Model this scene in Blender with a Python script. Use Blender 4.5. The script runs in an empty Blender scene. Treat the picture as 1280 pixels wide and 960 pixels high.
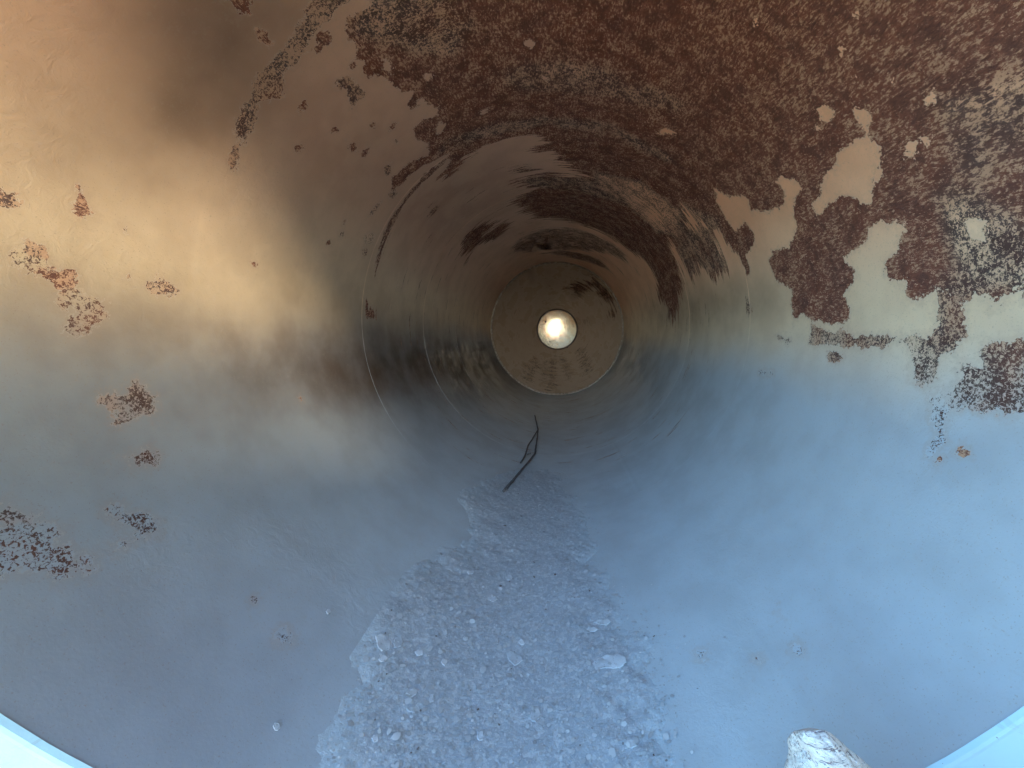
import bpy, math, random
import numpy as np
from mathutils import Vector, Matrix
random.seed(7); rng = np.random.default_rng(7)
sc = bpy.context.scene
COL = sc.collection

# ------------------------------------------------------------------ place
R = 1.2                       # inner radius of the tank (m)
AX = 1.34                     # height of the tank axis above the ground
F, VX, VY = 500.0, 697.3, 418.0     # focal length (px of a 1280 wide frame), axis point
CAM = Vector((0.01*R, 0.0, AX-0.09*R))
SEAMS = [1.10*R, 2.06*R, 3.0*R, 3.94*R, 4.86*R, 5.72*R]
Y_END = 6.0*R                 # where the conical end begins
Y_PLATE = 7.0*R
R_PLATE = 24.7/F*7.0*R

def ycut(x, z):               # the mouth is cut slightly askew (x, z relative to the axis)
    return 0.451*R + 0.033*x - 0.2255*z

def at(px, py):
    """wall point seen in direction (px,py): returns (angle from top, distance along the tank)"""
    vx, vz = (px-VX)/F, -(py-VY)/F
    cx, cz = CAM.x, CAM.z-AX
    a = vx*vx+vz*vz; b = 2*(cx*vx+cz*vz); c = cx*cx+cz*cz-R*R
    t = (-b+math.sqrt(b*b-4*a*c))/(2*a)
    return math.atan2(cx+t*vx, cz+t*vz), t

def wall(th, s, off=0.0):     # off = towards the axis
    r = R-off
    return Vector((r*math.sin(th), s, AX+r*math.cos(th)))

# ------------------------------------------------------------------ numpy noise
def _h(i, j, k):
    n = (i*374761393 + j*668265263 + k*2147483647) & 0xffffffff
    n = ((n ^ (n >> 13))*1274126177) & 0xffffffff
    return ((n ^ (n >> 16)) & 0xffff)/65535.0
def vnoise(x, y, z):
    x, y, z = [np.asarray(v, float) for v in (x, y, z)]
    i, j, k = np.floor(x).astype(np.int64), np.floor(y).astype(np.int64), np.floor(z).astype(np.int64)
    u, v, w = x-i, y-j, z-k
    u, v, w = [q*q*(3-2*q) for q in (u, v, w)]
    o = 0
    for a in (0, 1):
        for b in (0, 1):
            for c in (0, 1):
                o = o + _h(i+a, j+b, k+c)*(u if a else 1-u)*(v if b else 1-v)*(w if c else 1-w)
    return o
def fbm(x, y, z, n=4):
    s, a, o = 0, .5, 1
    for q in range(n):
        s = s + a*vnoise(x*o+q*17.3, y*o+q*5.1, z*o); a *= .5; o *= 2
    return s*2-1

# ------------------------------------------------------------------ rust areas, read off the wall
# (density, outline)
RUST = [
(.88, [(455,-400),(465,5),(450,15),(430,30),(433,45),(447,57),(442,75),(455,75),(456,95),(470,97),(483,95),(489,108),(502,113),(519,112),(506,131),(509,139),(522,131),(527,120),(545,133),(547,144),(532,148),(517,161),(519,172),(535,179),(535,194),(524,197),(506,210),(488,223),(489,239),(502,230),(525,210),(545,200),(565,188),(560,205),(548,223),(560,220),(571,210),(581,197),(604,184),(624,177),(643,171),(670,169),(680,171),(683,180),(671,187),(693,187),(699,200),(719,213),(729,218),(676,219),(645,226),(667,237),(643,254),(655,258),(651,264),(667,266),(672,272),(700,274),(732,282),(765,296),(785,311),(806,327),(822,351),(824,371),(836,384),(834,400),(844,398),(850,376),(852,351),(842,319),(838,302),(850,323),(864,343),(871,335),(891,343),(907,343),(909,327),(899,315),(891,294),(893,278),(907,302),(921,315),(934,343),(938,343),(932,319),(944,307),(942,290),(932,280),(919,290),(907,274),(895,250),(893,235),(914,246),(922,242),(935,248),(939,262),(960,265),(979,256),(979,237),(970,227),(985,223),(1004,235),(993,246),(991,267),(997,283),(985,308),(966,317),(962,327),(970,350),(985,358),(993,362),(989,375),(993,402),(1004,394),(1039,406),(1060,398),(1062,387),(1054,367),(1070,354),(1068,337),(1056,321),(1064,312),(1081,300),(1083,283),(1118,277),(1135,279),(1127,308),(1122,321),(1106,325),(1108,346),(1118,352),(1133,350),(1135,367),(1147,375),(1172,362),(1189,375),(1206,375),(1235,367),(1239,383),(1256,371),(1277,367),(1277,377),(1330,385),(1520,300),(1520,-400)]),
(.6, [(1172,355),(1172,408),(1168,417),(1143,423),(1110,419),(1043,417),(1014,408),(1012,429),(1043,431),(1077,433),(1110,435),(1114,427),(1137,429),(1143,442),(1139,471),(1160,483),(1168,471),(1175,446),(1193,437),(1208,417),(1202,387),(1189,370)]),
(.6, [(-20,243),(0,235),(22,242),(23,250),(16,254),(0,251)]),
(.7, [(99,232),(104,240),(107,255),(112,270),(104,272),(97,265),(101,250)]),
(.62, [(34,307),(42,312),(51,309),(51,325),(41,320),(31,316)]),
(.4, [(19,316),(31,316),(51,325),(47,337),(35,343),(16,333)]),
(.58, [(45,338),(92,338),(93,346),(89,361),(68,360),(55,357),(55,350)]),
(.45, [(79,364),(96,364),(95,376),(76,384),(73,378)]),
(.45, [(97,373),(130,380),(129,399),(119,409),(114,419),(89,421),(81,411),(87,402),(77,394),(97,392)]),
(.6, [(147,346),(163,346),(162,349),(148,349)]),
(.55, [(184,354),(203,349),(218,352),(223,362),(214,371),(200,367),(187,361)]),
(.55, [(131,501),(141,494),(153,497),(172,479),(191,494),(194,510),(188,522),(178,516),(169,522),(153,533),(145,530),(152,519),(148,508)]),
(.5, [(153,574),(178,560),(197,560),(200,569),(194,585),(172,583)]),
(.36, [(137,637),(150,633),(156,641),(184,635),(200,654),(194,666),(175,676),(156,685),(153,677),(169,666),(156,654)]),
(.5, [(-30,640),(0,632),(16,630),(36,651),(0,651)]),
(.38, [(-60,670),(0,663),(37,657),(75,665),(56,676),(81,682),(109,697),(109,710),(72,729),(62,716),(16,707),(9,713),(-40,720)]),
(.97, [(280,-10),(320,-10),(319,3),(311,8),(312,15),(301,20),(292,16),(287,6),(281,0)]),
(.75, [(324,40),(332,39),(335,48),(339,54),(332,54),(329,45)]),
(.55, [(410,-15),(385,12),(380,28),(370,42),(360,55),(359,62),(342,70),(332,85),(322,100),(319,115),(311,128),(301,138),(288,155),(292,172),(307,180),(311,165),(320,150),(321,135),(327,125),(347,122),(355,102),(352,92),(367,78),(375,65),(390,52),(402,28),(420,20),(435,3),(440,-15)]),
(.8, [(395,41),(405,36),(417,50),(415,60),(395,67),(392,62),(396,55),(391,51)]),
(.65, [(294,182),(297,197),(297,210),(291,216),(285,216),(287,200)]),
(.65, [(419,102),(427,96),(437,100),(452,112),(454,122),(446,125),(446,132),(440,135),(434,125),(432,115),(425,110)]),
(.95, [(379,127),(382,134),(374,134)]),
(.85, [(435,180),(444,181),(447,194),(439,190)]),
(.85, [(460,181),(461,189),(457,195),(451,195)]),
(.65, [(480,210),(487,205),(489,215),(484,220)]),
(.5, [(460,270),(470,254),(477,252),(472,262),(462,271)]),
(.95, [(580,313),(584,294),(594,284),(623,276),(602,296),(631,278),(637,280),(619,298),(598,305),(582,329),(588,315)]),
(.55, [(639,315),(651,298),(676,288),(700,285),(732,290),(761,303),(781,319),(779,325),(757,315),(732,313),(700,313),(667,315)]),
(.6, [(676,317),(716,315),(749,325),(763,339),(741,329),(716,323)]),
(.55, [(934,372),(939,384),(936,396),(933,384)]),
(.55, [(970,418),(980,420),(988,426),(984,429),(974,424)]),
(.65, [(1035,440),(1048,438),(1052,446),(1044,454),(1037,450)]),
(.55, [(1225,444),(1232,430),(1278,423),(1330,415),(1350,525),(1278,519),(1271,522),(1250,515),(1229,515),(1207,504),(1197,513),(1186,508),(1192,487),(1200,472),(1200,457),(1215,451),(1227,458)]),
(.36, [(1163,497),(1174,495),(1172,508),(1186,511),(1186,522),(1179,540),(1186,554),(1176,554),(1160,568),(1159,561),(1174,543),(1169,522),(1165,511)]),
(.8, [(457,373),(460,380),(461,388),(468,390),(468,396),(460,398)]),
(.6, [(486,243),(494,236),(498,243),(490,249)]),
(.6, [(640,212),(655,210),(668,212),(655,215)]),
(.7, [(468,342),(478,300),(488,275),(503,252),(520,230),(540,210),(556,200),(554,206),(536,222),(518,240),(504,258),(491,280),(483,302),(473,332)]),
]
for (x, y, r, d) in [(159,285,3,.5),(419,162,3,.9),(373,185,2.5,.9),(440,82,3,.9),(317,331,2,.9),(372,328,2,.9),(411,303,3,.8),(429,292,5,.5),(462,298,6,.35),(455,316,4,.5),
                     (375,500,2,.8),(320,749,3.5,.5),(355,797,8,.22),(875,820,5,.28),(945,822,4,.25),(998,815,3,.3),(1202,565,4,.7),(1175,574,2,.8),(1168,580,1.6,.8),(466,158,2,.8),(491,158,2.5,.8),
                     (973,762,2,.4),(1005,860,2,.4),(1247,937,2,.5),(432,174,1.5,.7),(497,176,3,.6),(952,466,4,.4),(965,468,3,.4),(430,280,1.5,.7),(540,262,2,.5)]:
    RUST.append((d, [(x+r*math.cos(a)*random.uniform(.8,1.2), y+r*math.sin(a)*random.uniform(.8,1.2)) for a in [k*math.pi/4 for k in range(8)]]))
HOLES = [
[(1025,137),(1035,135),(1043,142),(1033,150),(1027,162),(1020,162),(1027,152)],
[(1070,140),(1091,135),(1089,158),(1095,183),(1100,221),(1089,233),(1088,254),(1077,248),(1050,242),(1043,252),(1031,256),(1029,267),(1016,265),(1016,254),(1027,246),(1029,221),(1043,212),(1045,196),(1060,181),(1081,169),(1072,160)],
[(1133,177),(1143,179),(1141,194),(1133,194),(1131,185)],
[(1154,175),(1166,171),(1158,185)],
[(1208,279),(1231,279),(1229,300),(1214,294)],
[(1110,94),(1117,100),(1118,109),(1111,104)],
[(830,158),(844,166),(830,170),(818,166)],
[(806,262),(818,258),(830,272),(826,280),(812,274)],
[(854,258),(860,262),(883,284),(875,286),(860,280)],
[(476,69),(489,75),(488,94),(479,82)],
[(530,93),(538,93),(537,100),(531,99)],
[(548,149),(555,157),(551,167),(545,161)],
[(602,138),(611,134),(604,144)],
[(940,20),(948,16),(946,26)],[(1070,15),(1076,8),(1074,22)],
[(1052,60),(1058,68),(1053,74)],[(678,95),(686,97),(683,103)],[(655,48),(664,52),(662,58)],[(1062,92),(1066,96),(1060,99)],
[(785,250),(800,246),(812,255),(798,256)],[(1160,120),(1166,117),(1163,126)],
]
LIGHT = [   # where the rust is thinner: (density, outline)
(.66, [(600,80),(700,70),(790,85),(870,130),(850,150),(760,125),(640,118),(600,110)]),
(.60, [(455,-60),(560,-40),(600,30),(570,75),(520,70),(470,60),(430,45),(440,15)]),
(.66, [(1150,110),(1290,70),(1400,60),(1400,220),(1260,240),(1180,230)]),
(.60, [(1150,225),(1200,230),(1290,250),(1400,260),(1400,400),(1150,390),(1180,330)]),
(.62, [(850,250),(900,270),(915,340),(850,350),(845,300)]),
(.48, [(745,215),(800,225),(850,265),(850,300),(820,290),(780,255),(740,235)]),
(.62, [(540,180),(600,155),(680,142),(760,150),(830,185),(860,215),(830,205),(760,168),(680,160),(600,176),(545,198)]),
(.64, [(643,226),(676,219),(730,222),(790,250),(770,255),(720,240),(665,236)]),
]
CONE_RUST = [(.45,[(688,447),(694,446),(693,485),(687,487)]),(.4,[(668,449),(675,452),(662,478),(655,474)]),(.4,[(720,440),(728,436),(738,462),(731,468)]),(.95, [(706,360),(713,359),(720,354),(729,356),(737.5,354),(742,350),(753,356),(762,369),(767,373),(764,379),(753,376),(746,362.5),(740,357),(731,362.5),(725.5,371),(717,367),(716,362.5)]),
(.95, [(760.5,386.5),(768,391),(766,399),(761.6,392)]), (.5,[(658,458),(668,447),(670,449),(660,461)]), (.4,[(729,401),(734,399),(735,403),(730,404)]), (.4,[(733,344),(736,343),(736,346)]),
(.3,[(700,447),(708,447),(714,462),(711,475),(704,460)]),(.25,[(678,450),(686,450),(686,478),(680,480)])]

def sdist(P, poly):
    """signed distance (m, positive inside) of points P (n,2) to a closed polygon"""
    poly = np.asarray(poly, float); n = len(poly)
    d2 = np.full(len(P), 1e9); ins = np.zeros(len(P), bool)
    x, y = P[:, 0], P[:, 1]
    for i in range(n):
        a, b = poly[i], poly[(i+1) % n]
        e = b-a; w0 = x-a[0]; w1 = y-a[1]
        t = np.clip((w0*e[0]+w1*e[1])/max(1e-12, e@e), 0, 1)
        d2 = np.minimum(d2, (w0-t*e[0])**2+(w1-t*e[1])**2)
        if a[1] != b[1]:
            c = ((a[1] > y) != (b[1] > y)) & (x < (b[0]-a[0])*(y-a[1])/(b[1]-a[1])+a[0])
            ins ^= c
    return np.where(ins, 1, -1)*np.sqrt(d2)

def wallpoly(poly):
    out = []
    for i in range(len(poly)):
        a, b = poly[i], poly[(i+1) % len(poly)]
        m = max(1, int(math.hypot(b[0]-a[0], b[1]-a[1])/25))
        for k in range(m):
            th, s = at(a[0]+(b[0]-a[0])*k/m, a[1]+(b[1]-a[1])*k/m)
            out.append((th*R, s))
    return out

RP = [(d, wallpoly(p)) for d, p in RUST]; HP = [wallpoly(p) for p in HOLES]; LP = [(d, wallpoly(p)) for d, p in LIGHT]

def rust_fields(th, s):
    """rust edge field (m, positive inside) and density for wall points"""
    P = np.stack([th*R, s], 1); F_ = np.full(len(P), -.1); D = np.full(len(P), .6)
    def local(poly, m=.1):
        q = np.asarray(poly); lo, hi = q.min(0)-m, q.max(0)+m
        return np.where((P[:, 0] > lo[0]) & (P[:, 0] < hi[0]) & (P[:, 1] > lo[1]) & (P[:, 1] < hi[1]))[0]
    for d, p in RP:
        ix = local(p)
        if len(ix) == 0: continue
        v = np.clip(sdist(P[ix], p), -.1, .1)
        up = v > F_[ix]
        D[ix] = np.where(up, d, D[ix]); F_[ix] = np.maximum(F_[ix], v)
    for d, p in LP:
        ix = local(p, .15)
        if len(ix) == 0: continue
        v = sdist(P[ix], p); w = np.clip((v+.06)/.12, 0, 1)
        D[ix] = D[ix]*(1-w)+np.minimum(D[ix], d)*w
    for p in HP:
        ix = local(p)
        if len(ix) == 0: continue
        F_[ix] = np.minimum(F_[ix], -np.clip(sdist(P[ix], p), -.1, .1))
    return F_, D

# ------------------------------------------------------------------ object helpers
def empty(name, loc, label=None, cat=None, group=None):
    o = bpy.data.objects.new(name, None); COL.objects.link(o); o.location = loc
    o.empty_display_size = .1
    if label: o['label'] = label; o['category'] = cat
    if group: o['group'] = group
    return o
def mesh(name, verts, faces, mat, parent=None, smooth=True, label=None, cat=None, group=None, kind=None, attrs=None):
    me = bpy.data.meshes.new(name)
    v = np.asarray(verts, np.float32)
    base = np.array(parent.location, np.float32) if parent is not None and parent.type == 'EMPTY' else np.zeros(3, np.float32)
    v = v-base
    me.from_pydata(v.tolist() if len(v) < 20000 else [], [], faces if len(v) < 20000 else []) if len(v) < 20000 else None
    if len(v) >= 20000:
        f = np.asarray(faces, np.int32)
        me.vertices.add(len(v)); me.vertices.foreach_set('co', v.ravel())
        me.loops.add(f.size); me.loops.foreach_set('vertex_index', f.ravel())
        me.polygons.add(len(f)); me.polygons.foreach_set('loop_start', np.arange(0, f.size, f.shape[1], dtype=np.int32))
        me.update(calc_edges=True)
    if attrs:
        for k, a in attrs.items():
            at_ = me.attributes.new(k, 'FLOAT', 'POINT'); at_.data.foreach_set('value', np.asarray(a, np.float32))
    me.validate()
    if smooth: me.polygons.foreach_set('use_smooth', [True]*len(me.polygons))
    me.update()
    o = bpy.data.objects.new(name, me); COL.objects.link(o)
    if mat: me.materials.append(mat)
    if parent is not None: o.parent = parent
    if label: o['label'] = label
    if cat: o['category'] = cat
    if group: o['group'] = group
    if kind: o['kind'] = kind
    return o
def grid_faces(nr, nc, wrap, flip=False):
    r = np.arange(nr-1)[:, None]; cmax = nc if wrap else nc-1
    c = np.arange(cmax)[None, :]; c2 = (c+1) % nc
    q = np.stack([r*nc+c, r*nc+c2, (r+1)*nc+c2, (r+1)*nc+c], -1).reshape(-1, 4)
    return q[:, ::-1] if flip else q

# ------------------------------------------------------------------ materials
def mat(name):
    m = bpy.data.materials.new(name); m.use_nodes = True; m.node_tree.nodes.clear()
    return m, m.node_tree.nodes, m.node_tree.links
class G:
    def __init__(s, m): s.n = m.node_tree.nodes; s.l = m.node_tree.links
    def put(s, sock, v):
        if isinstance(v, bpy.types.NodeSocket): s.l.new(v, sock)
        elif v is not None:
            if isinstance(v, tuple) and len(v) == 3 and sock.type == 'RGBA': v = (*v, 1)
            sock.default_value = v
    def math(s, op, a, b=None, c=None, clamp=False):
        n = s.n.new('ShaderNodeMath'); n.operation = op; n.use_clamp = clamp
        for i, v in enumerate((a, b, c)):
            if v is not None: s.put(n.inputs[i], v)
        return n.outputs[0]
    def noise(s, vec, scale, detail=4, rough=.5, dist=0, lac=2):
        n = s.n.new('ShaderNodeTexNoise'); s.put(n.inputs['Vector'], vec)
        n.inputs['Scale'].default_value = scale; n.inputs['Detail'].default_value = detail
        n.inputs['Roughness'].default_value = rough; n.inputs['Distortion'].default_value = dist; n.inputs['Lacunarity'].default_value = lac
        return n.outputs['Fac']
    def vor(s, vec, scale, feat='F1', out='Distance', rnd=1):
        n = s.n.new('ShaderNodeTexVoronoi'); n.feature = feat; s.put(n.inputs['Vector'], vec)
        n.inputs['Scale'].default_value = scale; n.inputs['Randomness'].default_value = rnd
        return n.outputs[out]
    def ss(s, v, lo, hi, a=0., b=1.):
        n = s.n.new('ShaderNodeMapRange'); n.interpolation_type = 'SMOOTHSTEP'
        for i, q in enumerate((v, lo, hi, a, b)): s.put(n.inputs[i], q)
        return n.outputs[0]
    def mix(s, f, a, b, mode='MIX'):
        n = s.n.new('ShaderNodeMix'); n.data_type = 'RGBA'; n.blend_type = mode
        s.put(n.inputs[0], f); s.put(n.inputs[6], a); s.put(n.inputs[7], b); return n.outputs[2]
    def scale(s, vec, v):
        n = s.n.new('ShaderNodeMapping'); s.put(n.inputs['Vector'], vec); n.inputs['Scale'].default_value = v; return n.outputs[0]
    def obj(s): return s.n.new('ShaderNodeTexCoord').outputs['Object']
    def geo(s): return s.n.new('ShaderNodeNewGeometry').outputs['Position']
    def attr(s, k):
        n = s.n.new('ShaderNodeAttribute'); n.attribute_name = k; return n.outputs['Fac']
    def bump(s, h, st, dist=.01, nrm=None):
        n = s.n.new('ShaderNodeBump'); s.put(n.inputs['Height'], h); n.inputs['Strength'].default_value = st; n.inputs['Distance'].default_value = dist
        if nrm: s.l.new(nrm, n.inputs['Normal'])
        return n.outputs[0]
    def bsdf(s, col, rough, nrm=None, metal=0., spec=.5):
        b = s.n.new('ShaderNodeBsdfPrincipled'); s.put(b.inputs['Base Color'], col); s.put(b.inputs['Roughness'], rough)
        s.put(b.inputs['Metallic'], metal); b.inputs['Specular IOR Level'].default_value = spec
        if nrm: s.l.new(nrm, b.inputs['Normal'])
        o = s.n.new('ShaderNodeOutputMaterial'); s.l.new(b.outputs[0], o.inputs[0]); return b

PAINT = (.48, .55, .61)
WARMLIT_UP_R = (.90, .51, .31)
WARMLIT_MID = (.90, .71, .49)  # warm sunlight on the mid wall, put into the colour
WARMLIT_UP = (.72, .435, .30)       # warm light put into the upper paint colour, over some rust staining
def light_tint(g, P):
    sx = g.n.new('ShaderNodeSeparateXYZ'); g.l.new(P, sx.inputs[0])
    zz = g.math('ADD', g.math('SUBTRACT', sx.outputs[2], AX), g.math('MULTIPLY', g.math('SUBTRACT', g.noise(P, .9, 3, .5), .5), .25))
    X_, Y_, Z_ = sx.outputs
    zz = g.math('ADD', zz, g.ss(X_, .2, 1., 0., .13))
    lowmid = g.mix(g.ss(zz, -.30, .10), PAINT, WARMLIT_MID)
    up = g.mix(g.ss(X_, -.2, .6), WARMLIT_UP, WARMLIT_UP_R)
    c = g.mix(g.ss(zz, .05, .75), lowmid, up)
    # shade painted into the colour by the mouth on the left, high and low
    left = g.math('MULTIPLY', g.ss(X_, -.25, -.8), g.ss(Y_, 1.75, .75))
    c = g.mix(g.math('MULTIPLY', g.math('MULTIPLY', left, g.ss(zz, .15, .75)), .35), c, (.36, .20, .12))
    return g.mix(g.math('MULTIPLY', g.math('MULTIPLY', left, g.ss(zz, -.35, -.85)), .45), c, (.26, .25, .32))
def wall_material(name, paint=PAINT, rough=(.44, .54)):
    """old glossy paint that flakes off to rust where the mesh attributes say so"""
    m, n, l = mat(name); g = G(m); P = g.geo()
    e, d = g.attr('rust_edge'), g.attr('rust_density')
    nA = g.noise(P, 13, 4, .72); nB = g.noise(P, 75, 4, .72); n3 = g.noise(P, 4.2, 3, .6)
    sx = n.new('ShaderNodeSeparateXYZ'); l.new(P, sx.inputs[0]); deep = g.ss(sx.outputs[1], 1.9*R, 2.6*R)
    nS = g.noise(g.scale(P, (.30, 3.2, .30)), 9, 4, .72)       # streaks that run round the pipe, farther in
    edge = g.math('MULTIPLY_ADD', g.math('SUBTRACT', nA, .5), .115, e)
    edge = g.math('MULTIPLY_ADD', g.math('SUBTRACT', nB, .5), .050, edge)
    edge = g.math('MULTIPLY_ADD', g.math('MULTIPLY', deep, g.math('SUBTRACT', nS, .485)), .62, edge)
    mask = g.ss(edge, -.0006, .0018)
    # thin, worm-like remains of paint inside the rust, drawn out along the tank
    PS = g.scale(P, (1, .34, 1))
    w1 = g.noise(PS, 120, 5, .88, .25)
    w4 = g.noise(P, 125, 3, .75, .8)
    dn_ = g.ss(d, .58, .68)
    wf = n.new('ShaderNodeMix'); g.put(wf.inputs[0], dn_); g.put(wf.inputs[2], w4); g.put(wf.inputs[3], w1)
    wv = g.math('MULTIPLY_ADD', wf.outputs[0], .52, g.math('ADD', g.math('MULTIPLY', nB, .24), g.math('MULTIPLY', nA, .24)))
    dd = g.math('MULTIPLY_ADD', g.math('SUBTRACT', n3, .5), .55, d)
    thr = g.ss(dd, .1, 1.05, .465, .538)          # higher density = fewer remains
    rem = g.ss(g.math('SUBTRACT', wv, thr), -.012, .022)   # 1 = remains
    if paint is PAINT: paint = light_tint(g, P)
    shd = g.math('MULTIPLY', g.attr('painted_shade'), g.ss(n3, .2, .8, .85, 1.1), clamp=True)
    paint = g.mix(shd, paint, (.115, .072, .045))  # dusky patches of shade mixed into the paint colour
    skin = g.mix(g.ss(dd, .40, .72), paint, g.mix(n3, (.42, .235, .15), (.60, .37, .24)))
    rcol = g.mix(g.ss(w1, .32, .60), (.105, .038, .026), (.27, .108, .070))
    rcol = g.mix(g.ss(d, .76, .60), rcol, (.105, .070, .062))
    rcol = g.mix(g.math('MULTIPLY', g.ss(n3, .45, .70), .7), rcol, (.20, .068, .042))
    rcol = g.mix(g.math('MULTIPLY', g.ss(nA, .54, .38), .5), rcol, (.07, .030, .025))
    if 'cone' in name: rcol = g.mix(.8, rcol, (.03, .018, .014))
    rust = g.mix(rem, rcol, skin)
    # paint: slow tonal drift, grime specks
    pc = g.mix(g.math('MULTIPLY', g.ss(n3, .35, .7), 1.), paint, g.mix(1., paint, (.90, .88, .87), 'MULTIPLY'))
    pc = g.mix(g.math('MULTIPLY', g.ss(nB, .52, .72), .16), pc, (.4, .34, .28))
    pc = g.mix(g.math('MULTIPLY', g.ss(g.noise(P, 230, 1, .5), .66, .74), .4), pc, (.3, .22, .17))
    pc = g.mix(g.math('MULTIPLY', g.ss(edge, -.03, 0.), .22), pc, (.42, .29, .21))   # stain round the rust
    col = g.mix(mask, pc, rust)
    lip = g.math('MULTIPLY', g.ss(edge, -.004, -.001), g.ss(edge, .001, -.0005))     # torn lip of the paint film
    col = g.mix(g.math('MULTIPLY', lip, .2), col, (.74, .7, .64))
    ro = g.math('ADD', g.ss(n3, .3, .7, rough[0], rough[1]), g.math('MULTIPLY', g.math('MULTIPLY', mask, g.math('SUBTRACT', 1., rem)), .42))
    wr = g.math('MULTIPLY', g.ss(g.noise(P, 1.9, 1, .5), .50, .66), g.noise(P, 22, 4, .62, 1.4))
    h = g.math('MULTIPLY_ADD', wr, .7, g.math('MULTIPLY', g.noise(P, 130, 2, .6), .12))
    h = g.math('MULTIPLY_ADD', g.noise(P, 3.3, 1, .5), g.math('MULTIPLY', g.math('SUBTRACT', 1., deep), .3), h)
    h = g.math('ADD', h, g.math('MULTIPLY', g.ss(e, -.004, .012), g.math('MULTIPLY_ADD', g.noise(PS, 120, 2, .7), .9, -.5)))
    g.bsdf(col, ro, g.bump(h, .5, .005), spec=.5)
    return m
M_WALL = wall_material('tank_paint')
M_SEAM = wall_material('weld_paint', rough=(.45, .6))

def simple(name, col, rough, col2=None, sc_=20, bump=0, bs=60, metal=0., spec=.5, bdist=.004):
    m, n, l = mat(name); g = G(m); P = g.geo()
    c = g.mix(g.ss(g.noise(P, sc_, 5, .65), .35, .65), col, col2 or col)
    g.bsdf(c, rough, g.bump(g.noise(P, bs, 5, .65), bump, bdist) if bump else None, metal, spec)
    return m
def rim_mat():
    m, n, l = mat('flange_paint'); g = G(m); P = g.geo()
    c = g.mix(g.ss(g.noise(P, 7, 4, .6), .35, .65), (.52, .78, .90), (.49, .74, .86))
    c = g.mix(g.ss(g.noise(P, 55, 3, .6), .70, .73), c, (.20, .17, .17))
    c = g.mix(g.math('MULTIPLY', g.ss(g.noise(g.scale(P, (1, 1, 4)), 9, 3, .7), .60, .63), .25), c, (.36, .45, .5))
    g.bsdf(c, .5, g.bump(g.noise(P, 60, 4, .6), .25, .004)); return m
M_FLANGE = rim_mat()
M_OUT = simple('outer_paint', (.55, .55, .52), .5, (.35, .25, .2), 5, .3, 40)
M_GROUND = simple('dry_ground', (.90, .50, .21), .95, (.80, .42, .17), 3, .6, 12, bdist=.03)

# ------------------------------------------------------------------ ground and everything outside
g_ = 220
n = 60
xs = np.sign(np.linspace(-1, 1, n))*np.abs(np.linspace(-1, 1, n))**2.5*g_
X, Y = np.meshgrid(xs, xs)
Z = fbm(X*.15, Y*.15, X*0, 3)*.10*np.clip((np.hypot(X, Y)-3)/6, 0, 1)
mesh('ground', np.stack([X.ravel(), Y.ravel(), Z.ravel()], 1), grid_faces(n, n, False).tolist(), M_GROUND, kind='structure')

# unseen mound added behind and to the right of the mouth; its level top keeps the low sun off the lower half of the tank
BLOCKER_TOP = AX+1.24
BLOCKER_D = 1.5
BLOCKER_W = 1.9
SUN_EL = 26.0
SUN_AZ = 45.0
az_b = math.radians(SUN_AZ)
def blocker():
    uu = np.linspace(-BLOCKER_W, BLOCKER_W, 90); vv = np.linspace(-.75, 2.2, 50)
    U, W_ = np.meshgrid(uu, vv)
    hgt = BLOCKER_TOP*np.clip((W_+.75)/.75, 0, 1)**.8*np.clip((2.2-W_)/1.6, 0, 1)**.7*np.clip((BLOCKER_W-np.abs(U))/.7, 0, 1)**.8-.05
    hgt = hgt+fbm(U*1.6, W_*1.6, U*0, 4)*.05*np.clip(hgt, 0, 1)
    cx_, cy_ = math.sin(az_b), -math.cos(az_b)
    X_ = cx_*(BLOCKER_D+W_)+U*cy_; Y_ = .5+cy_*(BLOCKER_D+W_)-U*cx_
    mesh('sun_blocker', np.stack([X_.ravel(), Y_.ravel(), hgt.ravel()], 1), grid_faces(50, 90, False).tolist(), M_GROUND, kind='structure')
blocker()

# ------------------------------------------------------------------ the tank
tank = empty('steel_tank', (0, Y_END/2, AX-R), 'big horizontal steel tank seen from its mouth, pale paint flaking off to brown rust overhead', 'tank')
rows = np.arange(1.10*R, Y_END+1e-6, .0125); rows[-1] = Y_END
u = np.linspace(0, 1, 96)[:-1]
NC = 700
th = -math.pi+2*math.pi*(np.arange(NC)/NC)
vx, vz = R*np.sin(th), R*np.cos(th)
y0 = ycut(vx, vz)
YY = np.concatenate([y0[None]*(1-u[:, None])+1.10*R*u[:, None], np.repeat(rows[:, None], NC, 1)], 0)
TT = np.repeat(th[None], len(YY), 0)
fe, fd = rust_fields(TT.ravel(), YY.ravel())
# slight out-of-round and dents
SHADE = [(.62,220,110,110,130),(.30,130,170,90,70),(.15,440,190,50,90),(.80,545,455,80,38),(.70,620,470,60,30),(.6,480,470,50,25),(.55,850,385,75,26),(.45,770,440,60,40),(.35,560,250,80,60),(.3,940,370,60,22),(.3,330,30,90,60)]
def painted_shade(th, s):
    # soft shade painted onto the wall: (strength, where, half sizes)
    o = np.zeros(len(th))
    for k, cx, cy, a, b in SHADE:
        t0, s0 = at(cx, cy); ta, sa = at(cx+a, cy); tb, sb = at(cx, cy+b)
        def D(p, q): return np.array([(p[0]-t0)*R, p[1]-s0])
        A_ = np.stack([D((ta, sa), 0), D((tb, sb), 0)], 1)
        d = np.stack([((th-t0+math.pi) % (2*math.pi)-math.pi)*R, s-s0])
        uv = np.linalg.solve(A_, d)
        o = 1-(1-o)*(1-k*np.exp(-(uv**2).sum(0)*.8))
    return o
dent = fbm(np.sin(TT)*1.6, YY*1.3, np.cos(TT)*1.6+3, 3)*.0012
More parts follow.
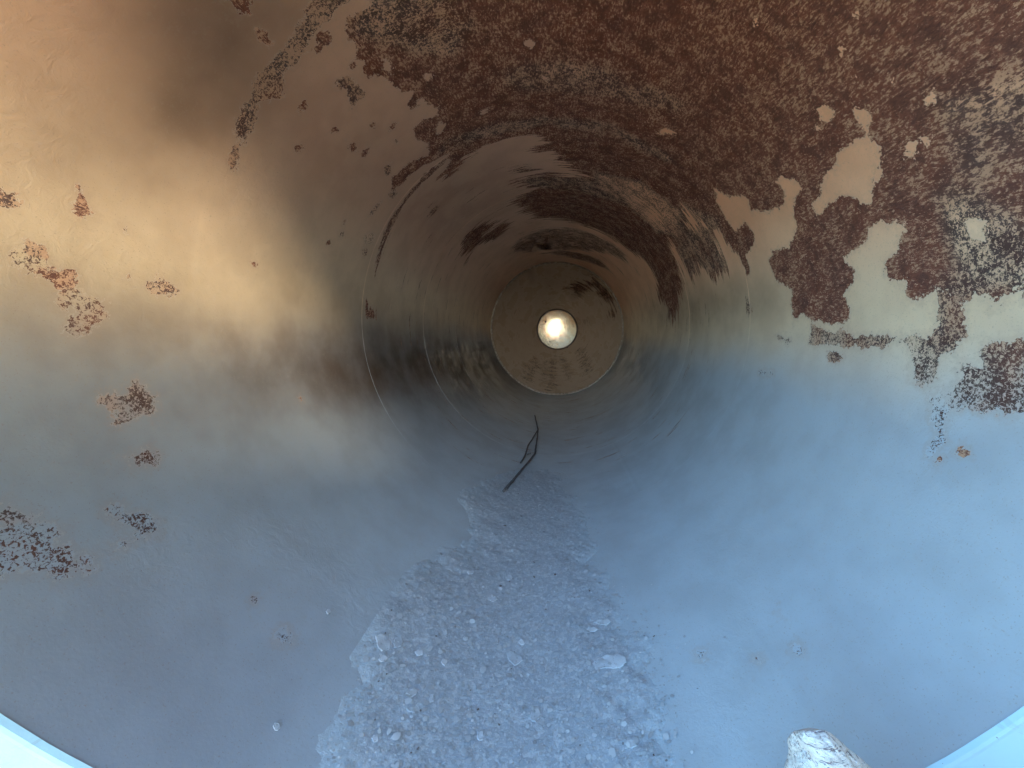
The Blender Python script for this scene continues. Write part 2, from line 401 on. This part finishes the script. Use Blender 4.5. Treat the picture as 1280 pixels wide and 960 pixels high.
# each course of plates sits a few millimetres in or out of the next; longitudinal weld in each course
course = np.searchsorted(np.array(SEAMS), YY)
step = np.array([.0, .0006, .0, .0015, .0, .0015, .0])[course]
lw_ang = np.array([2.6, at(1090, 431)[0], 2.7, .9, -.4, 2.0, .5])[course]
lw = np.exp(-(((TT-lw_ang)*R)/.009)**2)*.0012
rr = R-dent-step-lw
rr[-1] = R
V = np.stack([rr*np.sin(TT), YY, AX+rr*np.cos(TT)], -1).reshape(-1, 3)
mesh('shell', V, grid_faces(len(YY), NC, True, True), M_WALL, tank, attrs={'rust_edge': fe, 'rust_density': fd, 'painted_shade': painted_shade(TT.ravel(), YY.ravel())})
# outer skin
RO = R+.014
tho = -math.pi+2*math.pi*np.arange(128)/128
ox, oz = RO*np.sin(tho), RO*np.cos(tho)
yo = [ycut(ox, oz), np.full(128, 3*R), np.full(128, Y_END+.02)]
V = np.concatenate([np.stack([ox, q, AX+oz], -1) for q in yo])
mesh('outer_shell', V, grid_faces(3, 128, True).tolist(), M_OUT, tank)
# weld seams between the courses
for sy in SEAMS[1:-1]:
    prof = [(-.010, -.0035), (-.006, -.0012), (-.002, -.0002), (.002, -.0002), (.006, -.0012), (.010, -.0035)]
    nc = 560; t2 = -math.pi+2*math.pi*np.arange(nc)/nc
    wob = fbm(t2*25, t2*0+sy, t2*0, 3)*.0015
    dn = fbm(np.sin(t2)*1.6, np.full(nc, sy)*1.3, np.cos(t2)*1.6+3, 3)*.0012
    Vs, Ts, Ss = [], [], []
    for (dy, h) in prof:
        r = R-h-.0014-dn-wob*.6
        Vs.append(np.stack([r*np.sin(t2), sy+dy+wob*2, AX+r*np.cos(t2)], -1)); Ts.append(t2); Ss.append(np.full(nc, sy+dy))
    a, b = rust_fields(np.concatenate(Ts), np.concatenate(Ss))
    mesh('weld_seam', np.concatenate(Vs), grid_faces(len(prof), nc, True, True).tolist(), M_SEAM, tank, attrs={'rust_edge': a, 'rust_density': b})
# flange round the mouth
def ringpts(r, off, nseg=200):
    t = -math.pi+2*math.pi*np.arange(nseg)/nseg
    x, z = r*np.sin(t), r*np.cos(t)
    nv = np.array([-.033, 1, .2255]); nv /= np.linalg.norm(nv)
    wob = fbm(t*14, t*0+1, t*0, 3)*.0012
    return np.stack([(r+wob)*np.sin(t)-0*nv[0], ycut(x, z)-off, AX+(r+wob)*np.cos(t)], -1)
prof = [(R-.001, .001), (R+.002, .010), (R+.006, .014), (R+.010, .016), (R+.34, .26), (R+.35, .26), (R+.35, .24), (R+.012, -.012)]
mesh('flange', np.concatenate([ringpts(*q) for q in prof]), grid_faces(len(prof), 200, True, True).tolist(), M_FLANGE, tank, smooth=False)

# conical end
M_CONE = wall_material('cone_steel', paint=(.40, .30, .225), rough=(.24, .34))
nr, nc = 90, 300
tc = -math.pi+2*math.pi*np.arange(nc)/nc
q = np.linspace(0, 1, nr)
def cone_r(q): return (R-.02)*(1-q)+R_PLATE*q
CR = np.repeat(cone_r(q)[:, None], nc, 1); CY = np.repeat((Y_END+.012+(Y_PLATE-Y_END)*q)[:, None], nc, 1); CT = np.repeat(tc[None], nr, 0)
def cone_at(px, py):
    vx_, vz_ = (px-VX)/F, -(py-VY)/F
    lo, hi = Y_END, Y_PLATE
    for _ in range(40):
        m_ = (lo+hi)/2; x_, z_ = CAM.x+vx_*m_, CAM.z-AX+vz_*m_
        if math.hypot(x_, z_) > cone_r((m_-Y_END)/(Y_PLATE-Y_END)): hi = m_
        else: lo = m_
    return math.atan2(x_, z_)*.7, m_
P = np.stack([CT.ravel()*.7, CY.ravel()], 1)
ce = np.full(len(P), -.1); cd = np.full(len(P), .5)
for d, p in CONE_RUST:
    v = np.clip(sdist(P, [cone_at(*w) for w in p]), -.1, .1); cd = np.where(v > ce, d, cd); ce = np.maximum(ce, v)
V = np.stack([CR*np.sin(CT), CY, AX+CR*np.cos(CT)], -1).reshape(-1, 3)
mesh('conical_end', V, grid_faces(nr, nc, True, True), M_CONE, tank, attrs={'rust_edge': ce, 'rust_density': cd})
# lip between shell and cone
prof = [(R+.001, Y_END-.004), (R-.012, Y_END-.010), (R-.030, Y_END-.004), (R-.032, Y_END+.010), (R-.012, Y_END+.022)]
t = tc
mesh('end_rim', np.concatenate([np.stack([r*np.sin(t), np.full(nc, y), AX+r*np.cos(t)], -1) for r, y in prof]), grid_faces(len(prof), nc, True, True).tolist(),
     simple('rim_paint', (.42, .38, .33), .5, (.2, .14, .11), 30, .2), tank)
# end plate: polished, slightly domed, throws back the daylight of the mouth
m, n_, l_ = mat('end_plate_metal'); g = G(m); Pg = g.geo()
c = g.mix(g.ss(g.noise(Pg, 9, 5, .6), .4, .7), (.97, .82, .62), (.92, .62, .38))
c = g.mix(g.ss(g.noise(Pg, 22, 4, .7), .60, .68), c, (.35, .2, .13))
g.bsdf(c, g.ss(g.noise(Pg, 12, 4, .6), .3, .7, .19, .27), g.bump(g.noise(Pg, 7, 3, .5), .2, .01), 1.0)
rp = [0, .2, .4, .6, .8, .93, .985]
V = [(0, Y_PLATE-.035, AX)]; fs = []
for a in rp[1:]:
    for k in range(72):
        t_ = 2*math.pi*k/72; V.append((a*R_PLATE*math.sin(t_), Y_PLATE-.035+.035*a*a, AX+a*R_PLATE*math.cos(t_)))
for k in range(72):
    fs.append((0, 1+(k+1) % 72, 1+k))
    for r_ in range(len(rp)-2):
        b0 = 1+r_*72; fs.append((b0+k, b0+(k+1) % 72, b0+72+(k+1) % 72, b0+72+k))
plate = mesh('end_plate', V, fs, m, tank, label='round bright metal plate closing the narrow far end')
M_DARK = simple('dark_steel', (.06, .045, .04), .6, (.1, .06, .05), 40, .3)
for (px, py, rb) in [(682, 402, .022), (706, 409.5, .016), (687.5, 427, .014), (709, 434, .024), (693, 397, .014)]:
    bx, bz = CAM.x+(px-VX)/F*Y_PLATE, CAM.z-(py-VY)/F*Y_PLATE
    V = []; fs = []
    for (r_, y_) in [(rb, 0), (rb, -.012), (rb*.7, -.022)]:
        for k in range(6): V.append((bx+r_*math.sin(k*math.pi/3), Y_PLATE-.012+y_, bz+r_*math.cos(k*math.pi/3)))
    for k in range(6):
        for r_ in (0, 6): fs.append((r_+k, r_+(k+1) % 6, r_+6+(k+1) % 6, r_+6+k))
    fs.append(tuple(range(12, 18)))
    b_ = mesh('bolt_head', V, fs, M_DARK, None, smooth=False); b_.parent = plate
    b_.location = (0, 0, 0); b_.matrix_parent_inverse = Matrix.Translation(-Vector(tank.location))
prof = [(R_PLATE*.985, -.004), (R_PLATE*.99, .02), (R_PLATE*1.04, .03)]
prof = [(R_PLATE*.98, .004), (R_PLATE*.985, -.008), (R_PLATE*1.03, -.008), (R_PLATE*1.045, .006)]
mesh('plate_seal', np.concatenate([np.stack([r*np.sin(tc), np.full(nc, Y_PLATE+y-.02), AX+r*np.cos(tc)], -1) for r, y in prof]), grid_faces(len(prof), nc, True, True).tolist(), M_DARK, tank)

# ------------------------------------------------------------------ sediment, grit and flakes on the floor
def floor_pt(px, py, off=0.0):
    a, s = at(px, py); return wall(a, s, off)
SED = [(370,1150),(398,960),(412,915),(440,850),(452,800),(455,742),(500,718),(545,702),(556,690),(586,690),(583,648),(577,628),(600,600),(650,585),(700,592),(728,640),(742,690),(775,750),(815,800),(835,860),(845,960),(860,1150)]
def fl(p):   # angle from the bottom instead of from the top
    a, s = at(*p); a = a-math.pi if a > 0 else a+math.pi
    return (-a*R, s)     # x positive to the right
SP = []
for i in range(len(SED)):
    a, b = SED[i], SED[(i+1) % len(SED)]
    for k in range(4): SP.append(fl((a[0]+(b[0]-a[0])*k/4, a[1]+(b[1]-a[1])*k/4)))
def floor3(x, s, off):
    r = R-off; a = x/R
    return np.stack([r*np.sin(a), s, AX-r*np.cos(a)], -1)
gx = np.arange(-.62, .62, .0055); gy = np.arange(.62*R, 3.4*R, .0065)
GX, GY = np.meshgrid(gx, gy)
sd = sdist(np.stack([GX.ravel(), GY.ravel()], 1), SP)
nz = fbm(GX.ravel()*9, GY.ravel()*9, GX.ravel()*0, 4)
nz2 = fbm(GX.ravel()*55, GY.ravel()*55, GX.ravel()*0+4, 3)
fade = np.clip((3.25*R-GY.ravel())/(1.2*R), 0, 1)
right = np.clip((GX.ravel()+.05)/.3, 0, 1)
topf = np.clip((GY.ravel()-1.9*R)/(.8*R), 0, 1)      # the drift thins out towards the right
sdn = sd+nz*.035+nz2*.008+nz*.06*np.maximum(right, topf)
off = np.clip(sdn/(.035+.10*right), -1, 1)*.0024*(.35+.65*fade)+np.clip(sdn/.2, 0, 1)*.010*fade+nz*.0025+nz2*.0012-.0025-.002*right-.002*topf
dn = fbm(GX.ravel()*0+np.sin(math.pi-GX.ravel()/R)*1.6, GY.ravel()*1.3, np.cos(math.pi-GX.ravel()/R)*1.6+3, 3)*.0012
V = floor3(GX.ravel(), GY.ravel(), off+dn+.004)
keep = off > -.012
Fq = grid_faces(len(gy), len(gx), False, False); Fq = Fq[keep[Fq].any(1)]
m, n_, l_ = mat('floor_dust'); g = G(m); Pg = g.geo()
c = g.mix(g.ss(g.noise(Pg, 18, 5, .7), .3, .7), (.385, .42, .475), (.43, .475, .53))
c = g.mix(g.ss(g.noise(Pg, 170, 3, .7), .56, .66), c, (.52, .56, .60))
c = g.mix(g.ss(g.noise(Pg, 120, 3, .7), .66, .76), c, (.38, .38, .40))
vc = g.vor(Pg, 95, 'F1', 'Color')
sep = n_.new('ShaderNodeSeparateColor'); l_.new(vc, sep.inputs[0])
c = g.mix(g.ss(sep.outputs[0], .72, .76), c, (.51, .55, .595))
c = g.mix(g.ss(g.math('MULTIPLY_ADD', g.math('SUBTRACT', g.noise(Pg, 30, 4, .7), .5), .12, g.attr('blend')), .0, .12), PAINT, c)
nb = g.bump(g.math('ADD', g.noise(Pg, 130, 4, .7), g.math('MULTIPLY', sep.outputs[1], .3)), .6, .003)
g.bsdf(c, .85, nb, spec=.3)
mesh('floor_dust', V, Fq, m, kind='stuff', label='pale dust and fine grit drifted along the bottom of the tank', cat='dust', attrs={'blend': sdn})

def flake_mat(name, c1, c2):
    m, n, l = mat(name); g = G(m); P = g.geo()
    c = g.mix(g.ss(g.noise(P, 25, 4, .6), .4, .65), c1, c2)
    c = g.mix(g.ss(g.noise(P, 160, 3, .6), .6, .7), c, tuple(x*.75 for x in c2))
    g.bsdf(c, .55, g.bump(g.noise(P, 120, 3, .6), .3, .002), spec=.4); return m
M_FL = flake_mat('paint_flake', (.60, .64, .69), (.54, .58, .64))
M_FL2 = flake_mat('dusty_flake', (.52, .56, .61), (.47, .51, .56))
m, n_, l_ = mat('grit'); g = G(m); tn = g.attr('tone')
ramp = n_.new('ShaderNodeValToRGB'); l_.new(tn, ramp.inputs[0]); e_ = ramp.color_ramp.elements
e_[0].position = 0; e_[0].color = (.12, .09, .08, 1); e_[1].position = 1; e_[1].color = (.58, .62, .66, 1)
for p_, c_ in ((.004, (.2, .18, .18)), (.01, (.40, .42, .45)), (.75, (.50, .53, .57))): e = e_.new(p_); e.color = (*c_, 1)
g.bsdf(ramp.outputs[0], .6, None, spec=.4); M_GRIT = m

def chips(count):
    V, Fa, T = [], [], []
    SPa = np.array(SP)
    made = 0
    while made < count:
        c = np.stack([rng.uniform(-.6, .6, 4000), rng.uniform(.66*R, 3.3*R, 4000)], 1)
        s_ = sdist(c, SP)+fbm(c[:, 0]*9, c[:, 1]*9, c[:, 0]*0, 4)*.035
        ok = (s_+rng.normal(0, 1, 4000)*(.004+.05*np.clip((c[:, 0]+.05)/.3, 0, 1)+.03*np.clip((c[:, 1]-1.9*R)/(.8*R), 0, 1)) > -.004) | (rng.random(4000) < .012*np.exp(-np.clip(-s_, 0, 9)/.12))
        for (x, y), s1 in zip(c[ok], s_[ok]):
            # rng.random()*: coarser chips towards the mouth
            size = min(.012, .0019*math.exp(rng.normal(.22, .6)))
            k = int(rng.integers(5, 8)); a0 = rng.uniform(0, 6.28)
            el = rng.uniform(.6, 1.0); ca, sa = math.cos(a0), math.sin(a0)
            tilt = rng.normal(0, .09, 2)
            o0 = .0125+rng.uniform(-.001, .003)
            b0 = len(V)
            for q in range(k):
                a = 6.283*q/k; r_ = size*rng.uniform(.7, 1.15)
                lx, ly = r_*math.cos(a), r_*math.sin(a)*el
                dx, dy = lx*ca-ly*sa, lx*sa+ly*ca
                V.append((x+dx, y+dy, o0+dx*tilt[0]+dy*tilt[1]+size*.12))
            V.append((x, y, o0+size*.16))
            for q in range(k): Fa.append((b0+q, b0+(q+1) % k, b0+k))
            tone = rng.random()**1.1
            T += [tone]*(k+1); made += 1
            if made >= count: break
    V = np.array(V)
    # sit each chip on the drift below it
    ix = np.clip(((V[:, 0]-gx[0])/.0055).astype(int), 0, len(gx)-1); iy = np.clip(((V[:, 1]-gy[0])/.0065).astype(int), 0, len(gy)-1)
    hgt = np.maximum(off.reshape(len(gy), len(gx))[iy, ix], -.004)+dn.reshape(len(gy), len(gx))[iy, ix]
    base = V[:, 2]-np.where(True, .010, 0)
    return floor3(V[:, 0], V[:, 1], hgt+base+.003), Fa, T
V, Fa, T = chips(18000)
mesh('paint_grit', V, Fa, M_GRIT, smooth=False, kind='stuff', label='countless small grey and white paint chips scattered over the dust', cat='grit', attrs={'tone': T})

def height_at(px, py):
    x, s = fl((px, py)); ix = int(np.clip((x-gx[0])/.0055, 0, len(gx)-1)); iy = int(np.clip((s-gy[0])/.0065, 0, len(gy)-1))
    o = off.reshape(len(gy), len(gx)); d_ = dn.reshape(len(gy), len(gx))
    sl = (slice(max(0, iy-4), iy+5), slice(max(0, ix-4), ix+5))
    return float(max(o[sl].max()+.004, 0)+d_[iy, ix])
def flake(outline, mt, label, seed, lift=.0):
    """outline: points of the flake's edge as seen on the floor"""
    r = random.Random(seed); pts = [fl(p) for p in outline]
    cx = sum(p[0] for p in pts)/len(pts); cy = sum(p[1] for p in pts)/len(pts)
    # refine the outline with a ragged edge
    fine = []
    for i in range(len(pts)):
        a, b = pts[i], pts[(i+1) % len(pts)]
        for k in range(4):
            t = k/4; j = .06
            fine.append((a[0]+(b[0]-a[0])*t+r.uniform(-j, j)*abs(b[1]-a[1]), a[1]+(b[1]-a[1])*t+r.uniform(-j, j)*abs(b[0]-a[0])))
    px = sum(p[0] for p in outline)/len(outline); py = sum(p[1] for p in outline)/len(outline)
    h0 = height_at(px, py)
    n = len(fine); rings = (1.0, .93, .6, .25); th_ = .0018
    t1, t2 = r.uniform(-.08, .08), r.uniform(-.05, .1)
    V = []
    for si, base in ((0, 0), (1, th_)):
        for q in rings:
            for (x, y) in fine:
                xx, yy = cx+(x-cx)*q, cy+(y-cy)*q
                curl = min(.004, .09*max(abs(fx-cx) for fx, fy in fine))*(q**3)*math.sin(3*math.atan2(y-cy, x-cx)+seed)
                V.append((xx, yy, h0+lift+base*(1 if q < 1 else .6)+curl*.5+(xx-cx)*t1+(yy-cy)*t2))
        V.append((cx, cy, h0+lift+base))
    V = np.array(V); per = n*4+1; Fs = []
    for si in (0, 1):
        o = si*per
        for q in range(3):
            for k in range(n):
                f = (o+q*n+k, o+q*n+(k+1) % n, o+(q+1)*n+(k+1) % n, o+(q+1)*n+k)
                Fs.append(f if si else f[::-1])
        for k in range(n):
            f = (o+3*n+k, o+3*n+(k+1) % n, o+4*n); Fs.append(f if si else f[::-1])
    for k in range(n): Fs.append((k, (k+1) % n, per+(k+1) % n, per+k))
    W = floor3(V[:, 0], V[:, 1], V[:, 2]); c = W.mean(0)
    o = mesh('paint_flake', W-c, Fs, mt, smooth=False, label=label, cat='paint flake', group='larger paint flakes lying on the tank floor')
    o.location = c
def blob(cx, cy, w, h, seed, rot=0):
    r = random.Random(seed); out = []
    for k in range(6):
        a = 2*math.pi*k/6+r.uniform(-.35, .35); q = r.uniform(.7, 1.15)
        x, y = w/2*q*math.cos(a), h/2*q*math.sin(a)
        out.append((cx+x*math.cos(rot)-y*math.sin(rot), cy+x*math.sin(rot)+y*math.cos(rot)))
    return out
flake([(467,799),(474,796),(484,797),(487,806),(486,815),(477,818),(470,814)], M_FL, 'squarish pale flake near the left edge of the dust, largest on that side', 1)
flake([(738,835),(748,828),(762,824),(774,822),(783,827),(784,834),(776,840),(760,841),(745,842)], M_FL, 'longest pale flake, oval, near the right edge of the dust', 2)
for i, (x, y, w, h, rot, mt, lab) in enumerate([
    (496,807,15,17,0,M_FL2,'dull dusty flake just right of the squarish pale flake'),
    (477,827,12,10,0,M_FL,'small flake just below the squarish pale flake'),
    (522,821,11,9,.4,M_FL,'small pointed flake below the dull one beside the squarish flake'),
    (553,833,10,10,0,M_FL,'small rounded flake between the left edge and middle of the dust'),
    (642,828,24,16,.5,M_FL2,'broad dull flake in the middle of the dust strip'),
    (652,809,10,8,0,M_FL,'small pale flake just above the broad dull middle flake'),
    (615,752,14,10,.5,M_FL,'pale flake higher up the strip, in the middle of the fine grit'),
    (635,726,10,8,0,M_FL2,'small dull flake farther in than the pale one in the fine grit'),
    (587,719,10,6,0,M_FL,'farthest flake, by the corner of the clean scalloped patch'),
    (740,790,16,7,0,M_FL,'flat flake above the longest flake, left of its neighbour'),
    (754,780,22,8,-.1,M_FL2,'thin wide dull flake above the longest flake'),
    (513,872,18,10,-.3,M_FL2,'wide dull flake in the left foreground of the dust'),
    (511,894,13,8,.2,M_FL2,'small dull flake below the wide dull one, left foreground'),
    (537,880,7,15,.3,M_FL,'narrow upright flake right of the wide dull one, left foreground'),
    (599,927,9,13,0,M_FL,'pale pear shaped flake in the bottom middle foreground'),
    (669,900,13,27,.05,M_FL2,'tall narrow dull flake in the foreground right of centre'),
    (466,929,11,9,0,M_FL,'lone pale flake in the lower left foreground of the dust'),
    (409,766,7,7,0,M_FL2,'small flake on bare floor left of the dust strip'),
    (346,909,13,11,.3,M_FL2,'flake farthest left, alone on bare floor in the foreground'),
    (790,935,18,12,.2,M_FL2,'dull flake at the lower right edge of the dust'),
    ]): flake(blob(x, y, w, h, 10+i, rot), mt, lab, 10+i)

# ------------------------------------------------------------------ branch lying on the floor
m, n_, l_ = mat('weathered_wood'); g = G(m); Pg = g.geo()
g.bsdf(g.mix(g.ss(g.noise(g.scale(Pg, (1, .2, 1)), 120, 4, .7), .35, .65), (.07, .07, .08), (.15, .145, .155)), .75, g.bump(g.noise(Pg, 200, 4, .6), .5, .003))
M_STICK = m
def tube(name, pts, radii, mt, parent, seed=0, nseg=10, label=None):
    r = random.Random(seed); P_ = []; Rr = []
    for i in range(len(pts)-1):
        for k in range(6):
            t = k/6; P_.append(pts[i].lerp(pts[i+1], t)+Vector((r.uniform(-1, 1), r.uniform(-1, 1), r.uniform(-.3, .3)))*.0018); Rr.append((radii[i]*(1-t)+radii[i+1]*t)*r.uniform(.9, 1.12))
    P_.append(pts[-1]); Rr.append(radii[-1])
    V = []; Fs = []
    for i, p in enumerate(P_):
        d = (P_[min(i+1, len(P_)-1)]-P_[max(i-1, 0)]).normalized(); u_ = d.cross(Vector((0, 0, 1))).normalized(); w_ = u_.cross(d)
        for k in range(nseg):
            a = 2*math.pi*k/nseg; V.append(tuple(p+(u_*math.cos(a)+w_*math.sin(a))*Rr[i]*(1+.12*math.sin(3*a+i))))
    for i in range(len(P_)-1):
        for k in range(nseg): Fs.append((i*nseg+k, i*nseg+(k+1) % nseg, (i+1)*nseg+(k+1) % nseg, (i+1)*nseg+k))
    V += [tuple(P_[0]), tuple(P_[-1])]; c0 = len(V)-2
    for k in range(nseg):
        Fs.append((c0, (k+1) % nseg, k)); o = (len(P_)-1)*nseg; Fs.append((c0+1, o+k, o+(k+1) % nseg))
    return mesh(name, V, Fs, mt, parent, label=label)
def fp(px, py, r): return floor_pt(px, py, 0)+Vector((0, 0, r+.012))
st = empty('forked_stick', floor_pt(669, 571), 'thin dark forked stick lying along the floor beyond the dust', 'stick')
tube('stem', [fp(629.5, 618.5, .011), fp(650, 594, .011), fp(668.5, 570.5, .010), fp(671, 555, .009), fp(672.5, 539, .009), fp(668.5, 521, .007)], [.0100, .0090, .0085, .007, .007, .005], M_STICK, st, 1)
tube('branch', [fp(672, 540, .009), fp(660, 560, .008), fp(655.5, 574, .008), fp(650.5, 581.5, .008)], [.006, .007, .007, .0065], M_STICK, st, 2)
tube('twig', [fp(656.5, 570.5, .008), fp(660, 571, .012), fp(663.5, 570, .010)], [.005, .005, .004], M_STICK, st, 3)

# ------------------------------------------------------------------ stone standing in front of the mouth
def rock():
    d = .60                       # distance from the camera
    def W(px, py, dd=d): return Vector((CAM.x+(px-VX)/F*dd, dd, CAM.z-(py-VY)/F*dd))
    # (row, left edge, right edge, half depth)
    prof = [(911.5,1012,1034,.012),(913,1006,1040,.022),(916,1003.5,1045,.030),(922,1002,1050,.036),(929,1002,1056,.040),(937,1004,1066,.045),(945,1003,1076,.05),(953,1001,1086,.055),(961,1000,1095,.06),(985,998,1116,.07),(1030,990,1145,.085),(1100,980,1185,.10),(1250,960,1240,.13),(1480,930,1290,.16)]
    V = []; Fs = []; n = 90; rowsN = []
    fine = []
    for i in range(len(prof)-1):
        for k in range(9):
            t = k/9; fine.append([prof[i][q]*(1-t)+prof[i+1][q]*t for q in range(4)])
    fine.append(list(prof[-1]))
    for i, (py, xl, xr, dp) in enumerate(fine):
        c = W((xl+xr)/2, py); hw = (xr-xl)/2/F*d
        for k in range(n):
            a = 2*math.pi*k/n; q = 1
            ca, sa = math.cos(a), math.sin(a)
            ca = math.copysign(abs(ca)**.8, ca); sa = math.copysign(abs(sa)**.8, sa)
            dy = dp*sa+.02
            p = Vector((c.x+hw*ca, c.y+dy, c.z-max(0, dy)*(py-VY)/F*1.02))
            V.append(p)
    V = np.array(V)
    dg = V[:, 0]*.67+V[:, 2]*.74; dl = V[:, 0]*-.74+V[:, 2]*.67    # bedding runs down to the right
    nn = fbm(V[:, 0]*45, V[:, 1]*45, V[:, 2]*30, 4)*.0035-np.abs(fbm(dg*170, V[:, 1]*60, dl*25, 3))*.006
    ctr = V.reshape(-1, n, 3).mean(1, keepdims=True).repeat(n, 1).reshape(-1, 3)
    dirv = V-ctr; dirv /= np.linalg.norm(dirv, axis=1, keepdims=True)+1e-9
    V = V+dirv*nn[:, None]
    rn = len(fine)
    for i in range(rn-1):
        for k in range(n): Fs.append((i*n+k, (i+1)*n+k, (i+1)*n+(k+1) % n, i*n+(k+1) % n))
    V = V.tolist(); top = np.array(V[:n]).mean(0)+np.array((0, 0, .003)); V.append(top.tolist())
    for k in range(n): Fs.append((k, (k+1) % n, len(V)-1))
    zmin = min(v[2] for v in V)
    m, nn_, ll_ = mat('white_stone'); g = G(m); P = g.geo()
    mp = nn_.new('ShaderNodeMapping'); ll_.new(P, mp.inputs['Vector']); mp.inputs['Rotation'].default_value = (0, math.radians(-42), 0); mp.inputs['Scale'].default_value = (.28, .7, 1.5)
    s1 = g.noise(mp.outputs[0], 130, 5, .65, .8); s2 = g.noise(P, 60, 4, .6)
    c = g.mix(g.ss(s2, .35, .6), (.86, .85, .84), (.78, .76, .75))
    c = g.mix(g.math('MULTIPLY', g.ss(s1, .545, .60), .85), c, (.17, .14, .18))
    g.bsdf(c, .8, g.bump(g.math('SUBTRACT', 1., s1), 1., .006))
    zb = 0
    o = mesh('weathered_stone', V, Fs, m, label='white weathered stone with dark streaks poking up before the lower right rim', cat='stone')
    return o
rock()

# ------------------------------------------------------------------ camera
cam = bpy.data.cameras.new('camera'); co = bpy.data.objects.new('camera', cam); COL.objects.link(co)
co.location = CAM; co.rotation_euler = (math.radians(90), 0, 0)
cam.sensor_width = 36; cam.lens = F/1280*36
cam.shift_x = -(VX-640)/1280; cam.shift_y = -(480-VY)/1280
cam.clip_start = .02; cam.clip_end = 2000
sc.camera = co

# ------------------------------------------------------------------ light
# the sun stands low behind the camera, to the right
SKY = .5; SUN = 5.0; ANG = 14
w = bpy.data.worlds.new('World'); sc.world = w; w.use_nodes = True
nt = w.node_tree; bg = nt.nodes['Background']
sky = nt.nodes.new('ShaderNodeTexSky'); sky.sky_type = 'NISHITA'; sky.sun_disc = False
dirv = Vector((math.sin(math.radians(SUN_AZ))*math.cos(math.radians(SUN_EL)), -math.cos(math.radians(SUN_AZ))*math.cos(math.radians(SUN_EL)), math.sin(math.radians(SUN_EL))))
sky.sun_elevation = math.radians(max(SUN_EL, 12)); sky.sun_rotation = math.atan2(dirv.x, dirv.y)
# sky weights added to shape the light: brighter left, duller right, warm towards the sun
gw = G(w); dw = nt.nodes.new('ShaderNodeTexCoord').outputs['Generated']
def lobe(v, lo, hi):
    n = nt.nodes.new('ShaderNodeVectorMath'); n.operation = 'DOT_PRODUCT'; nt.links.new(dw, n.inputs[0]); n.inputs[1].default_value = Vector(v).normalized()
    return gw.ss(n.outputs['Value'], lo, hi)
TINT = (.65, .94, 1.06)
GLOW = .12; PLATE_GLOW = 6.0
DIM = .03; BRI = 3.35; LO = -.25
base = gw.mix(1., sky.outputs[0], TINT, 'MULTIPLY')
side = gw.ss(lobe((-.85, -.35, .40), LO, .95), 0., 1., DIM, BRI)
base = gw.mix(1., base, side, 'MULTIPLY')
hz = lobe(dirv, .80, .99)
base = gw.mix(1., base, gw.mix(hz, (0, 0, 0), (9*GLOW, 6*GLOW, 3.2*GLOW)), 'ADD')
plate_lobe = lobe((-.04, -1, .03), .965, .999)  # added glow straight behind the camera, brightens the far plate
base = gw.mix(1., base, gw.mix(plate_lobe, (0, 0, 0), (7*PLATE_GLOW, 6.6*PLATE_GLOW, 5.8*PLATE_GLOW)), 'ADD')
nt.links.new(base, bg.inputs[0]); bg.inputs[1].default_value = SKY
sl = bpy.data.lights.new('sun', 'SUN'); so = bpy.data.objects.new('sun', sl); COL.objects.link(so)
sl.energy = SUN; sl.angle = math.radians(ANG); sl.color = (1, .86, .64)
so.rotation_euler = dirv.to_track_quat('Z', 'Y').to_euler(); so.location = (4, -5, 4)

sc.view_settings.view_transform = 'Standard'; sc.view_settings.look = 'None'; sc.view_settings.exposure = 0
sc.cycles.max_bounces = 5; sc.cycles.diffuse_bounces = 5; sc.cycles.glossy_bounces = 3
sc.cycles.caustics_reflective = False; sc.cycles.blur_glossy = .5
sc.cycles.use_denoising = True
sc.cycles.use_adaptive_sampling = True; sc.cycles.adaptive_threshold = .05; sc.cycles.adaptive_min_samples = 12
sc.cycles.sample_clamp_indirect = 8
